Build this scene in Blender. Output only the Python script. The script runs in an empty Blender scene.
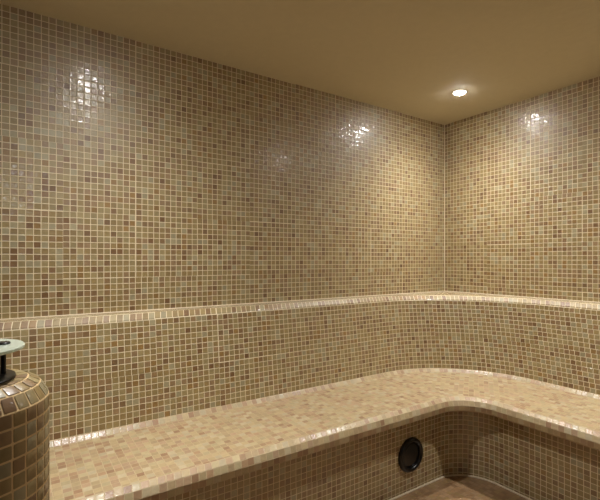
import bpy, bmesh, math, random
from mathutils import Vector
random.seed(7)
SC = bpy.context.scene
COL = SC.collection
PI = math.pi
EYE = 1.18                      # camera height above the floor (m)
CEIL = EYE + 1.0087
LEDGE = EYE - 0.2392
SEAT = EYE - 0.7195
PV, PH = 0.0260, 0.02667        # mosaic pitch, vertical and horizontal
X0, Y0 = -3.70, -3.40           # far sides of the room (behind the camera)

# ------------------------------------------------------------------ materials
class NT:
    def __init__(s, name):
        s.m = bpy.data.materials.new(name); s.m.use_nodes = True
        s.t = s.m.node_tree; s.t.nodes.clear()
        s.out = s.n('ShaderNodeOutputMaterial')
    def n(s, kind, **kw):
        nd = s.t.nodes.new(kind)
        for k, v in kw.items(): setattr(nd, k, v)
        return nd
    def l(s, a, b): s.t.links.new(a, b)
    def math(s, op, a, b=None, c=None, clamp=False):
        nd = s.n('ShaderNodeMath', operation=op, use_clamp=clamp)
        for i, v in enumerate((a, b, c)):
            if v is None: continue
            if isinstance(v, (int, float)): nd.inputs[i].default_value = v
            else: s.l(v, nd.inputs[i])
        return nd.outputs[0]
    def vmath(s, op, a, b=None):
        nd = s.n('ShaderNodeVectorMath', operation=op)
        for i, v in enumerate((a, b)):
            if v is None: continue
            if isinstance(v, tuple): nd.inputs[i].default_value = v
            else: s.l(v, nd.inputs[i])
        return nd.outputs[0]
    def mix(s, f, a, b, blend='MIX'):
        nd = s.n('ShaderNodeMix', data_type='RGBA', blend_type=blend)
        for sock, v in ((nd.inputs['Factor'], f), (nd.inputs[6], a), (nd.inputs[7], b)):
            if isinstance(v, (int, float)): sock.default_value = v
            elif isinstance(v, tuple): sock.default_value = v
            else: s.l(v, sock)
        return nd.outputs[2]

def lin(r, g, b):
    f = lambda c: (c/255/12.92) if c <= 10 else ((c/255+0.055)/1.055)**2.4
    return (f(r), f(g), f(b), 1)

# glazed mosaic colours: (share of the tiles, colour)
PAL = [(.05, lin(120, 92, 58)), (.11, lin(130, 103, 66)), (.12, lin(138, 112, 77)), (.21, lin(137, 115, 71)),
       (.20, lin(142, 122, 77)), (.15, lin(146, 129, 87)), (.09, lin(147, 136, 103)), (.05, lin(137, 106, 56)),
       (.02, lin(113, 82, 46))]
SHEENPAL = [(.05, lin(144, 113, 83)), (.12, lin(155, 126, 94)), (.15, lin(163, 136, 106)), (.22, lin(163, 141, 106)),  # bench mosaic lightened: the seat's grazing sheen is put into the colours
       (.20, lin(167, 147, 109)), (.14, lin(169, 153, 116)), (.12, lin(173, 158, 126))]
FLOORPAL = [(.2, lin(136, 104, 72)), (.3, lin(154, 120, 84)), (.25, lin(163, 131, 97)), (.25, lin(150, 122, 81))]
GROUT = lin(234, 217, 180)

def coat(bs, crough, spec):
    bs.inputs['Specular IOR Level'].default_value = spec
    bs.inputs['Coat Weight'].default_value = .22; bs.inputs['Coat Roughness'].default_value = crough

def mosaic(name, grout=True, tilt=1.0, rough=0.46, dark=1.0, half=0.052, pal=None, gcolor=None, cw=.65, crough=.11, spec=1.0):
    pal = pal or PAL; gcolor = gcolor or GROUT
    t = NT(name)
    uv0 = t.n('ShaderNodeUVMap').outputs[0]
    # sheets of mosaic are laid a hair out of line with one another
    sheet = t.n('ShaderNodeTexWhiteNoise', noise_dimensions='3D')
    t.l(t.vmath('FLOOR', t.vmath('MULTIPLY', uv0, (1/11, 1/11, 1))), sheet.inputs['Vector'])
    off = t.vmath('MULTIPLY', t.vmath('SUBTRACT', sheet.outputs['Color'], (.5, .5, .5)), (.13, .10, 0))
    uv = t.vmath('ADD', uv0, off) if grout else uv0
    cell = t.vmath('FLOOR', uv)
    fr = t.vmath('SUBTRACT', uv, cell)
    wn = t.n('ShaderNodeTexWhiteNoise', noise_dimensions='3D'); t.l(cell, wn.inputs['Vector'])
    wn2 = t.n('ShaderNodeTexWhiteNoise', noise_dimensions='3D'); t.l(t.vmath('ADD', cell, (37.3, 11.7, 5.1)), wn2.inputs['Vector'])
    ramp = t.n('ShaderNodeValToRGB'); cr = ramp.color_ramp; cr.interpolation = 'CONSTANT'
    pos = 0
    for i, (w, c) in enumerate(pal):
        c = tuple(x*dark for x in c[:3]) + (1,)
        if i < 2: e = cr.elements[i]; e.position = pos
        else: e = cr.elements.new(pos)
        e.color = c; pos += w
    t.l(wn.outputs['Value'], ramp.inputs['Fac'])
    # each tile a little lighter or darker, faint clouding inside the glaze
    sep2 = t.n('ShaderNodeSeparateColor'); t.l(wn2.outputs['Color'], sep2.inputs[0])
    val = t.math('MULTIPLY_ADD', sep2.outputs[2], .26, 1.02)
    cl = t.n('ShaderNodeTexNoise', noise_dimensions='3D'); cl.inputs['Scale'].default_value = 1.7; cl.inputs['Detail'].default_value = 3
    t.l(uv, cl.inputs['Vector'])
    val = t.math('MULTIPLY', val, t.math('MULTIPLY_ADD', cl.outputs['Fac'], .30, .85))
    vm = t.n('ShaderNodeVectorMath', operation='SCALE'); t.l(ramp.outputs['Color'], vm.inputs[0]); t.l(val, vm.inputs['Scale'])
    tile_col = vm.outputs[0]
    sx = t.n('ShaderNodeSeparateXYZ'); t.l(fr, sx.inputs[0])
    fx = t.math('SUBTRACT', sx.outputs[0], .5); fy = t.math('SUBTRACT', sx.outputs[1], .5)
    edge = t.math('SUBTRACT', .5, t.math('MAXIMUM', t.math('ABSOLUTE', fx), t.math('ABSOLUTE', fy)))   # 0 at joint centre
    # bump height in metres: pillow edge, per-tile tilt, hand-poured ripple
    r1 = t.math('SUBTRACT', sep2.outputs[0], .5); r2 = t.math('SUBTRACT', sep2.outputs[1], .5)
    tl = t.math('ADD', t.math('MULTIPLY', fx, r1), t.math('MULTIPLY', fy, r2))
    rip = t.n('ShaderNodeTexNoise', noise_dimensions='3D'); rip.inputs['Scale'].default_value = 2.6; rip.inputs['Detail'].default_value = 1.5
    t.l(uv, rip.inputs['Vector'])
    hgt = t.math('ADD', t.math('MULTIPLY', tl, .0018*tilt), t.math('MULTIPLY', rip.outputs['Fac'], .00075*tilt))
    bs = t.n('ShaderNodeBsdfPrincipled')
    if grout:
        mr = t.n('ShaderNodeMapRange', interpolation_type='SMOOTHSTEP'); t.l(edge, mr.inputs[0])
        mr.inputs[1].default_value = half-.012; mr.inputs[2].default_value = half+.016
        mask = mr.outputs[0]
        pl = t.n('ShaderNodeMapRange', interpolation_type='SMOOTHERSTEP'); t.l(edge, pl.inputs[0])
        pl.inputs[1].default_value = half-.03; pl.inputs[2].default_value = .20
        hgt = t.math('ADD', t.math('MULTIPLY', hgt, mask), t.math('MULTIPLY', pl.outputs[0], .0002))
        gn = t.n('ShaderNodeTexNoise'); gn.inputs['Scale'].default_value = .35; gn.inputs['Detail'].default_value = 4; t.l(uv, gn.inputs['Vector'])
        g = tuple(x*dark for x in gcolor[:3]) + (1,)
        gcol = t.mix(gn.outputs['Fac'], tuple(x*.82 for x in g[:3])+(1,), g)
        t.l(t.mix(mask, gcol, tile_col), bs.inputs['Base Color'])
        t.l(t.math('MULTIPLY_ADD', mask, rough-.75, .75), bs.inputs['Roughness'])
    else:
        t.l(tile_col, bs.inputs['Base Color']); bs.inputs['Roughness'].default_value = rough
    bs.inputs['IOR'].default_value = 1.5
    coat(bs, crough, spec)
    bp = t.n('ShaderNodeBump'); bp.inputs['Strength'].default_value = 1; bp.inputs['Distance'].default_value = 1
    t.l(hgt, bp.inputs['Height']); t.l(bp.outputs[0], bs.inputs['Normal'])
    t.l(bp.outputs[0], bs.inputs['Coat Normal'])
    if grout: t.l(t.math('MULTIPLY', mask, cw), bs.inputs['Coat Weight'])
    t.l(bs.outputs[0], t.out.inputs[0])
    return t.m

def plain(name, col, rough=.5, metal=0, noise=0, scale=20, bump=0):
    t = NT(name); bs = t.n('ShaderNodeBsdfPrincipled')
    bs.inputs['Roughness'].default_value = rough; bs.inputs['Metallic'].default_value = metal
    tc = t.n('ShaderNodeTexCoord')
    nz = t.n('ShaderNodeTexNoise'); nz.inputs['Scale'].default_value = scale; nz.inputs['Detail'].default_value = 5
    t.l(tc.outputs['Object'], nz.inputs['Vector'])
    a = tuple(x*(1-noise) for x in col[:3])+(1,); b = tuple(min(1, x*(1+noise)) for x in col[:3])+(1,)
    t.l(t.mix(nz.outputs['Fac'], a, b), bs.inputs['Base Color'])
    if bump:
        bp = t.n('ShaderNodeBump'); bp.inputs['Distance'].default_value = bump; bp.inputs['Strength'].default_value = 1
        t.l(nz.outputs['Fac'], bp.inputs['Height']); t.l(bp.outputs[0], bs.inputs['Normal'])
    t.l(bs.outputs[0], t.out.inputs[0]); return t.m

def glow(name, col, strength):
    t = NT(name); e = t.n('ShaderNodeEmission'); e.inputs[0].default_value = col; e.inputs[1].default_value = strength
    t.l(e.outputs[0], t.out.inputs[0]); return t.m

def glass(name):
    t = NT(name); bs = t.n('ShaderNodeBsdfPrincipled')
    bs.inputs['Base Color'].default_value = lin(222, 232, 214); bs.inputs['Roughness'].default_value = .2
    bs.inputs['Transmission Weight'].default_value = .4; bs.inputs['IOR'].default_value = 1.5
    t.l(bs.outputs[0], t.out.inputs[0]); return t.m

M_WALL = mosaic('glazed_mosaic', tilt=.7)
M_FAR_DIM = mosaic('dimmed_mosaic', dark=.12)  # for the unseen walls, colour darkened to cut the light they bounce back
M_SEAT_SHEEN = mosaic('seat_sheen_mosaic', tilt=1.0, cw=.22, crough=.2, spec=.55, pal=SHEENPAL, gcolor=lin(198, 176, 138), half=.045)  # same tile as the walls, sheen painted in by a paler palette
M_FLOOR = mosaic('floor_mosaic', tilt=.6, rough=.35, half=.045, pal=FLOORPAL, gcolor=lin(160, 132, 98))
M_TILE = mosaic('pedestal_tile', grout=False, tilt=.6, dark=.82, spec=.7)
M_GROUT = plain('grout', lin(205, 176, 128), .8, noise=.1, scale=60)
M_BEAD = plain('sealant', lin(226, 210, 180), .5, noise=.05)
M_CEIL = plain('ceiling_paint', lin(207, 196, 166), .75, noise=.045, scale=26, bump=.0012)
M_BLACK = plain('black_plastic', lin(14, 13, 13), .28, noise=.1)
M_BMETAL = plain('black_metal', lin(26, 23, 21), .3, noise=.1)
M_GLASS = glass('frosted_glass')
M_WHITE = plain('white_metal', lin(205, 200, 190), .35)
M_LENS = glow('lamp_lens', (1, .98, .96, 1), 300)

# ------------------------------------------------------------------ mesh helpers
def link(name, me, mats, parent=None, smooth=True):
    o = bpy.data.objects.new(name, me); COL.objects.link(o)
    for m in (mats if isinstance(mats, (list, tuple)) else [mats]): me.materials.append(m)
    if smooth:
        for p in me.polygons: p.use_smooth = True
    if parent: o.parent = parent
    return o

def finish(bm, name, mats, parent=None, smooth=True, angle=None):
    me = bpy.data.meshes.new(name); bm.to_mesh(me); bm.free()
    o = link(name, me, mats, parent, smooth)
    if angle is not None: me.set_sharp_from_angle(angle=math.radians(angle))
    return o

def thing(name, label, cat, loc=(0, 0, 0), group=None):
    o = bpy.data.objects.new(name, None); COL.objects.link(o); o.location = loc
    o['label'] = label; o['category'] = cat
    if group: o['group'] = group
    o.empty_display_size = .1
    return o

def quad_uv(name, pts, uvs, mat, label=None, cat=None):
    bm = bmesh.new(); L = bm.loops.layers.uv.new('UVMap')
    f = bm.faces.new([bm.verts.new(p) for p in pts])
    for lp, uv in zip(f.loops, uvs): lp[L].uv = uv
    o = finish(bm, name, mat, smooth=False)
    o['kind'] = 'structure'
    if label: o['label'] = label; o['category'] = cat
    return o

# ------------------------------------------------------------------ room shell
def wall(name, a, b, seed, label, mat=None):
    """vertical wall from a to b (plan), mosaic counted from a and from the ledge height"""
    n = math.dist(a, b)/PH
    v0, v1 = (0-LEDGE)/PV, (CEIL-LEDGE)/PV
    quad_uv(name, [(*a, 0), (*b, 0), (*b, CEIL), (*a, CEIL)],
            [(seed, v0+seed), (seed+n, v0+seed), (seed+n, v1+seed), (seed, v1+seed)], mat or M_WALL, label, 'wall')
wall('wall_back', (0, 0), (X0, 0), 500, 'long beige mosaic wall behind the left run of the bench')
wall('wall_right', (0, 0), (0, Y0), 900, 'beige mosaic wall behind the right run of the bench')
wall('wall_left', (X0, 0), (X0, Y0), 1300, 'unseen mosaic wall beyond the tiled pedestal, darkened to cut bounce light', M_FAR_DIM)
wall('wall_front', (X0, Y0), (0, Y0), 1700, 'unseen mosaic wall opposite the bench, darkened to cut bounce light', M_FAR_DIM)
quad_uv('floor', [(X0, Y0, 0), (0, Y0, 0), (0, 0, 0), (X0, 0, 0)],
        [(2100, 2100), (2100-X0/.026, 2100), (2100-X0/.026, 2100-Y0/.026), (2100, 2100-Y0/.026)], M_FLOOR, 'brown mosaic floor in front of the bench', 'floor')
quad_uv('ceiling', [(X0, Y0, CEIL), (X0, 0, CEIL), (0, 0, CEIL), (0, Y0, CEIL)], [(0, 0), (0, 1), (1, 1), (1, 0)], M_CEIL, 'plain beige painted ceiling', 'ceiling')

# ------------------------------------------------------------------ bench (swept round the corner)
NA = 30
def path(dl, dr, R, h):
    """points at distance dl from the back wall and dr from the right wall with a corner of radius R"""
    cx, cy = -(dr+R), -(dl+R)
    P = []
    xs = [X0 + (cx-X0)*i/24 for i in range(24)]
    P += [Vector((x, -dl, EYE-h)) for x in xs]
    for i in range(NA+1):
        a = PI/2 - (PI/2)*i/NA
        P.append(Vector((cx+R*math.cos(a), cy+R*math.sin(a), EYE-h)))
    P += [Vector((-dr, cy+(Y0-cy)*i/20, EYE-h)) for i in range(1, 21)]
    return P

def lerp(a, b, t): return tuple(x+(y-x)*t for x, y in zip(a, b))

def sweep(name, rows, seed, mat, parent, pin=False):
    """rows: list of tile rows, each a list of (dl, dr, R, h) profile points. Each row measures its own length along
    the curve, so the joints of neighbouring rows drift apart past the corner as on the real bench."""
    bm = bmesh.new(); L = bm.loops.layers.uv.new('UVMap')
    cache = {}
    def vrow(p):
        k = tuple(round(x, 5) for x in p)
        if k not in cache: cache[k] = [bm.verts.new(q) for q in path(*p)]
        return cache[k]
    for ri, (prof, v0, v1) in enumerate(rows):
        mid = path(*lerp(prof[0], prof[-1], .5))
        u = [0.0]
        for a, b in zip(mid, mid[1:]): u.append(u[-1]+(b-a).length/PH)
        lens = [0.0]
        for a, b in zip(prof, prof[1:]):
            lens.append(lens[-1]+math.hypot(b[0]-a[0], b[3]-a[3]))
        for j in range(len(prof)-1):
            A, B = vrow(prof[j]), vrow(prof[j+1])
            va = v0+(v1-v0)*lens[j]/lens[-1]; vb = v0+(v1-v0)*lens[j+1]/lens[-1]
            for i in range(len(A)-1):
                loop = [(A[i], u[i], va), (B[i], u[i], vb), (B[i+1], u[i+1], vb), (A[i+1], u[i+1], va)]
                ks = []; seen = []
                for it in loop:
                    if all((it[0].co-s.co).length > 1e-6 for s in seen): seen.append(it[0]); ks.append(it)
                if len(ks) < 3: continue
                try: f = bm.faces.new([k[0] for k in ks])
                except ValueError: continue
                for lp, k in zip(f.loops, ks): lp[L].uv = (k[1]+seed, k[2]+seed)
    bmesh.ops.remove_doubles(bm, verts=bm.verts, dist=1e-6)
    bmesh.ops.recalc_face_normals(bm, faces=bm.faces)
    o = finish(bm, name, mat, parent, True, 17)
    return o

bench = thing('corner_bench', 'mosaic tiled corner bench with curved backrest and rounded front edge', 'bench', (0, 0, 0))

# backrest with its narrow ledge
rows = []; v = 0
W0 = (0, 0, .0, .2392); W1 = (.082, .096, .660, .2392)
for k in range(3):
    rows.append(([lerp(W0, W1, k/3), lerp(W0, W1, (k+1)/3)], v, v+1)); v += 1
arc = [W1, (.0845, .0985, .658, .2397), (.1075, .122, .646, .2605), (.1110, .1255, .643, .2680)]   # bevelled nose of the ledge
rows.append((arc, v, v+1)); v += 2
F0 = arc[-1]; F1 = (.154, .169, .604, .7000)
nface = 17
for k in range(nface):
    rows.append(([lerp(F0, F1, k/nface), lerp(F0, F1, (k+1)/nface)], v, v+1)); v += 1
backrest = sweep('backrest', rows, 3000, M_WALL, bench)

# seat: cove row, flat top, rounded front edge, underside
rows = []; v = 0
C1 = (.1735, .1885, .5845, .7195)
cv = [F1, C1]
rows.append((cv, 0, 1)); v = 1
E0 = (.6120, .6410, .205, .7195)
nseat = 17
for k in range(nseat):
    rows.append(([lerp(C1, E0, k/nseat), lerp(C1, E0, (k+1)/nseat)], v, v+1)); v += 1
NOSE = [E0, (.6215, .6505, .199, .7200), (.6450, .674, .186, .7325), (.6565, .6855, .180, .7560),
        (.6535, .6825, .181, .7820), (.632, .661, .193, .7950)]
for k, (p, q) in enumerate(zip(NOSE, NOSE[1:])):
    rows.append(([p, q], v+(.55 if k == 0 else 0), v+1)); v += 1
U1 = (.560, .570, .205, .802)
rows.append(([NOSE[-1], U1], v, v+2.8)); v += 2
seat = sweep('seat', rows, 3400, M_SEAT_SHEEN, bench)

# riser under the seat
rows = []
R0 = (.565, .575, .200, .800); R1 = (.565, .575, .200, EYE)
for k in range(15):
    rows.append(([lerp(R0, R1, k/14.65 if k < 15 else 1), lerp(R0, R1, min(1, (k+1)/14.65))], k, k+1 if k < 14 else k+.65))
riser = sweep('riser', rows, 3800, M_WALL, bench)

# ------------------------------------------------------------------ pale joint beads in the corners
def bead(name, pts, r, label):
    cu = bpy.data.curves.new(name, 'CURVE'); cu.dimensions = '3D'; cu.bevel_depth = r; cu.bevel_resolution = 2
    sp = cu.splines.new('POLY'); sp.points.add(len(pts)-1)
    for p, q in zip(sp.points, pts): p.co = (*q, 1)
    tmp = bpy.data.objects.new(name, cu); COL.objects.link(tmp)
    me = bpy.data.meshes.new_from_object(tmp.evaluated_get(bpy.context.evaluated_depsgraph_get()))
    bpy.data.objects.remove(tmp); me.name = name
    me.materials.clear()
    o = link(name, me, M_BEAD); o['kind'] = 'structure'; o['label'] = label; o['category'] = 'trim'
    return o
bead('trim_1', [(-.001, -.001, LEDGE), (-.001, -.001, CEIL)], .0035, 'pale joint up the corner where the two mosaic walls meet')
bead('trim_2', [(X0, -.001, LEDGE+.001), (-.001, -.001, LEDGE+.001), (-.001, Y0, LEDGE+.001)], .0032, 'pale joint where the walls meet the backrest ledge')
bead('trim_3', [Vector((p.x, p.y, .002)) for p in path(.567, .577, .200, EYE)], .0055, 'pale joint where the bench riser meets the floor')

# ------------------------------------------------------------------ lathe helper
def lathe(name, prof, mat, parent, loc=(0, 0, 0), n=48, angle=35):
    bm = bmesh.new(); rings = []
    for r, z in prof:
        if r < 1e-6: rings.append([bm.verts.new((0, 0, z))])
        else: rings.append([bm.verts.new((r*math.cos(2*PI*i/n), r*math.sin(2*PI*i/n), z)) for i in range(n)])
    for A, B in zip(rings, rings[1:]):
        for i in range(n):
            j = (i+1) % n
            vs = [A[i % len(A)], A[j % len(A)], B[j % len(B)], B[i % len(B)]]
            u = []
            for q in vs:
                if q not in u: u.append(q)
            if len(u) > 2: bm.faces.new(u)
    bmesh.ops.recalc_face_normals(bm, faces=bm.faces)
    o = finish(bm, name, mat, parent, True, angle)
    o.location = loc
    return o

# ------------------------------------------------------------------ tiled pedestal with its glass plate stand
PCX, PCY = -2.755, -1.010
PTOP = EYE-.237
ped = None
def pedestal():
    bm = bmesh.new(); L = bm.loops.layers.uv.new('UVMap')
    G = .0004                                     # grout lies this far under the glaze
    # outline of the glaze surface, top centre outwards and down: (radius, height)
    ring = [(.078, EYE-.236), (.104, EYE-.237), (.1255, EYE-.250), (.1405, EYE-.277)]
    nrow = 32; z1 = ring[-1][1]; ph = z1/nrow
    ring += [(.1410, z1-ph*(k+1)) for k in range(nrow)]
    # grout core
    n = 72
    core = [(0, EYE-.238)]+[(max(.001, r-G*.9), z-(.0016 if i < 3 else .0008 if i == 3 else 0)) for i, (r, z) in enumerate(ring)]
    core[-1] = (core[-1][0], 0)
    rings = []
    for r, z in core:
        rings.append([bm.verts.new((0, 0, z))] if r == 0 else [bm.verts.new((r*math.cos(2*PI*i/n), r*math.sin(2*PI*i/n), z)) for i in range(n)])
    for A, B in zip(rings, rings[1:]):
        for i in range(n):
            j = (i+1) % n
            if len(A) == 1: f = bm.faces.new((A[0], B[i], B[j]))
            else: f = bm.faces.new((A[i], B[i], B[j], A[j]))
            f.material_index = 0
    # tiles, each with a rounded edge
    rnd = random.Random(5)
    for ri in range(len(ring)-1):
        (ra, za), (rb, zb) = ring[ri], ring[ri+1]
        sl = math.hypot(rb-ra, zb-za)
        nc = 33 if ri >= 2 else (29 if ri == 1 else 24)
        ph0 = rnd.random()*2*PI if ri < 3 else 1.1 + rnd.uniform(-.006, .006)
        nr, nz = (za-zb)/sl, (rb-ra)/sl            # outward normal in the profile plane
        for c in range(nc):
            w = 2*PI/nc
            a_mid = ph0+w*(c+.5); cw = .5*w
            def pt(s, t, lift):                    # s,t in -.5..+.5
                k = t+.5
                r = ra+(rb-ra)*k + nr*lift; z = za+(zb-za)*k + nz*lift
                a = a_mid + s*w
                return bm.verts.new((r*math.cos(a), r*math.sin(a), z))
            def loop(i_s, i_t, lift, cr):
                P = []
                for sx, sy in ((-1, -1), (1, -1), (1, 1), (-1, 1)):
                    x, y = sx*(.5-i_s), sy*(.5-i_t)
                    first = [(x, y-sy*cr), (x-sx*cr, y)]
                    if sx*sy < 0: first.reverse()
                    P += [(q[0], q[1], lift) for q in first]
                return P
            L0 = loop(.068, .068, -G, .05); L1 = loop(.070, .070, 0, .055); L2 = loop(.092, .092, .0002, .07)
            rv = [[pt(*q) for q in LL] for LL in (L0, L1, L2)]
            seedu, seedv = 5000+c, 5000+ri
            def face(vs, qs):
                f = bm.faces.new(vs); f.material_index = 1
                for lp, q in zip(f.loops, qs): lp[L].uv = (seedu+.5+q[0]*.9, seedv+.5+q[1]*.9)
            for A, B, QA, QB in ((rv[0], rv[1], L0, L1), (rv[1], rv[2], L1, L2)):
                for i in range(8):
                    j = (i+1) % 8
                    face((A[i], A[j], B[j], B[i]), (QA[i], QA[j], QB[j], QB[i]))
            # cap split once so that it follows the round body
            face(rv[2], L2)
    bmesh.ops.recalc_face_normals(bm, faces=bm.faces)
    o = finish(bm, 'tiled_pedestal', [M_GROUT, M_TILE], None, True, 24)
    o.location = (PCX, PCY, 0)
    o['label'] = 'round mosaic tiled pedestal with rounded top rim, in front of the bench at left'
    o['category'] = 'pedestal'
    return o
ped = pedestal()

st = thing('glass_plate_stand', 'frosted glass plate on black rods and black round base, on top of the tiled pedestal', 'stand', (PCX, PCY, PTOP+.0008))
zb = .0
lathe('base_plate', [(0, 0), (.082, 0), (.0825, .002), (.081, .005), (.076, .0062), (0, .0062)], M_BMETAL, st)
GZ = .057                                          # underside of the glass above the base
lathe('glass_plate', [(0, GZ), (.0955, GZ), (.0975, GZ+.002), (.0975, GZ+.006), (.0955, GZ+.008), (0, GZ+.008)], M_GLASS, st, n=72)
d_right = math.atan2(.078, .997)            # towards the right of the photograph
for k in range(3):
    a = d_right+2*PI*k/3
    x, y = .0608*math.cos(a), .0608*math.sin(a)
    rod = lathe('rod', [(0, .0062), (.005, .0062), (.005, GZ), (0, GZ)], M_BMETAL, st, (x, y, 0), 16)
    lathe('cap', [(0, GZ+.008), (.0125, GZ+.008), (.0125, GZ+.0105), (.0105, GZ+.0125), (0, GZ+.013)], M_BMETAL, rod, (0, 0, 0), 20)

# ------------------------------------------------------------------ round black vent in the riser
vent = thing('riser_vent', 'round black vent with a raised rim, set into the bench riser near the corner', 'vent', (-1.008, -.565, EYE-.9916))
vent.scale = (.94, .94, .94)
def toward_room(o):
    o.rotation_euler = (PI/2, 0, 0)                # lathe axis to -Y
    return o
toward_room(lathe('rim', [(.066, .002), (.068, .010), (.072, .0165), (.079, .019), (.086, .0165), (.0905, .009), (.092, .0008), (.066, .0008)], M_BLACK, vent, angle=60))
toward_room(lathe('cover_plate', [(0, .0075), (.050, .0075), (.060, .0065), (.0625, .0045), (.0665, .004), (.0665, .001), (0, .001)], M_BLACK, vent, angle=40))

# ------------------------------------------------------------------ recessed downlights
LAMPS = [((-.442, -.448), 'small round recessed ceiling downlight near the corner of the two walls', 70),
         ((-2.33, -.72), 'small round recessed ceiling downlight above the tiled pedestal', 112),
         ((-.52, -1.52), 'small round recessed ceiling downlight above the right run of the bench', 78)]
BEAM = 3.8
def downlight(xy, label, watts):
    t = thing('ceiling_downlight', label, 'ceiling light', (xy[0], xy[1], CEIL), 'recessed ceiling downlights')
    lathe('trim_ring', [(.033, -.001), (.0345, -.0028), (.039, -.0034), (.044, -.0022), (.0455, 0), (.033, 0)], M_WHITE, t)
    lathe('lens', [(0, -.0095), (.010, -.0092), (.020, -.0080), (.027, -.0060), (.0315, -.0030), (.0325, 0), (0, 0)], M_LENS, t)
    ld = bpy.data.lights.new('downlight_beam', 'POINT'); ld.energy = watts; ld.color = (1, .973, .935)
    ld.shadow_soft_size = .026
    # beam of a recessed reflector lamp: full straight down, fading towards the side, cut off by the recess
    ld.use_nodes = True; nt = ld.node_tree; em = nt.nodes['Emission']
    tc = nt.nodes.new('ShaderNodeTexCoord'); sp = nt.nodes.new('ShaderNodeSeparateXYZ')
    nt.links.new(tc.outputs['Normal'], sp.inputs[0])
    def mth(op, x, y=None):
        nd = nt.nodes.new('ShaderNodeMath'); nd.operation = op
        nt.links.new(x, nd.inputs[0])
        if isinstance(y, (int, float)): nd.inputs[1].default_value = y
        elif y is not None: nt.links.new(y, nd.inputs[1])
        return nd.outputs[0]
    c = mth('MAXIMUM', mth('MULTIPLY', sp.outputs['Z'], -1.0), 0.0)
    mr = nt.nodes.new('ShaderNodeMapRange'); mr.interpolation_type = 'SMOOTHSTEP'
    nt.links.new(c, mr.inputs[0]); mr.inputs[1].default_value = .02; mr.inputs[2].default_value = .50
    nt.links.new(mth('MULTIPLY', mth('POWER', c, BEAM), mr.outputs[0]), em.inputs['Strength'])
    lo = bpy.data.objects.new('downlight_beam', ld); COL.objects.link(lo)
    lo.parent = t; lo.location = (0, 0, -.036)
for l in LAMPS: downlight(*l)

# small round lamp high on the wall opposite the bench; its reflection shows in the tiles at the left edge
wl = thing('wall_lamp', 'small round white wall lamp high on the darkened mosaic wall opposite the bench', 'wall lamp', (-2.68, Y0, 1.97))
M_WLENS = glow('wall_lamp_lens', (.93, .97, 1, 1), 62)
toward_bench = lambda o: setattr(o, 'rotation_euler', (-PI/2, 0, 0))
toward_bench(lathe('base_ring', [(0, .0005), (.072, .0005), (.072, .012), (.068, .018), (.060, .020), (.058, .012), (0, .012)], M_WHITE, wl))
toward_bench(lathe('lens', [(.0575, .0125), (.0565, .022), (.046, .031), (.026, .036), (0, .038)], M_WLENS, wl))

# ------------------------------------------------------------------ world, camera, view
w = bpy.data.worlds.new('world'); SC.world = w; w.use_nodes = True
w.node_tree.nodes['Background'].inputs[0].default_value = (0, 0, 0, 1)
cd = bpy.data.cameras.new('camera'); cam = bpy.data.objects.new('camera', cd); COL.objects.link(cam)
cd.sensor_fit = 'HORIZONTAL'; cd.sensor_width = 36; cd.lens = 425.6/600*36
cd.shift_y = 9.3/600; cd.clip_start = .02
cam.location = (-2.673, -2.053, EYE); cam.rotation_euler = (PI/2, 0, -math.asin(.5551))
SC.camera = cam
vs = SC.view_settings
vs.view_transform = 'Standard'; vs.look = 'None'; vs.gamma = 1; vs.use_curve_mapping = False
vs.exposure = 0.06
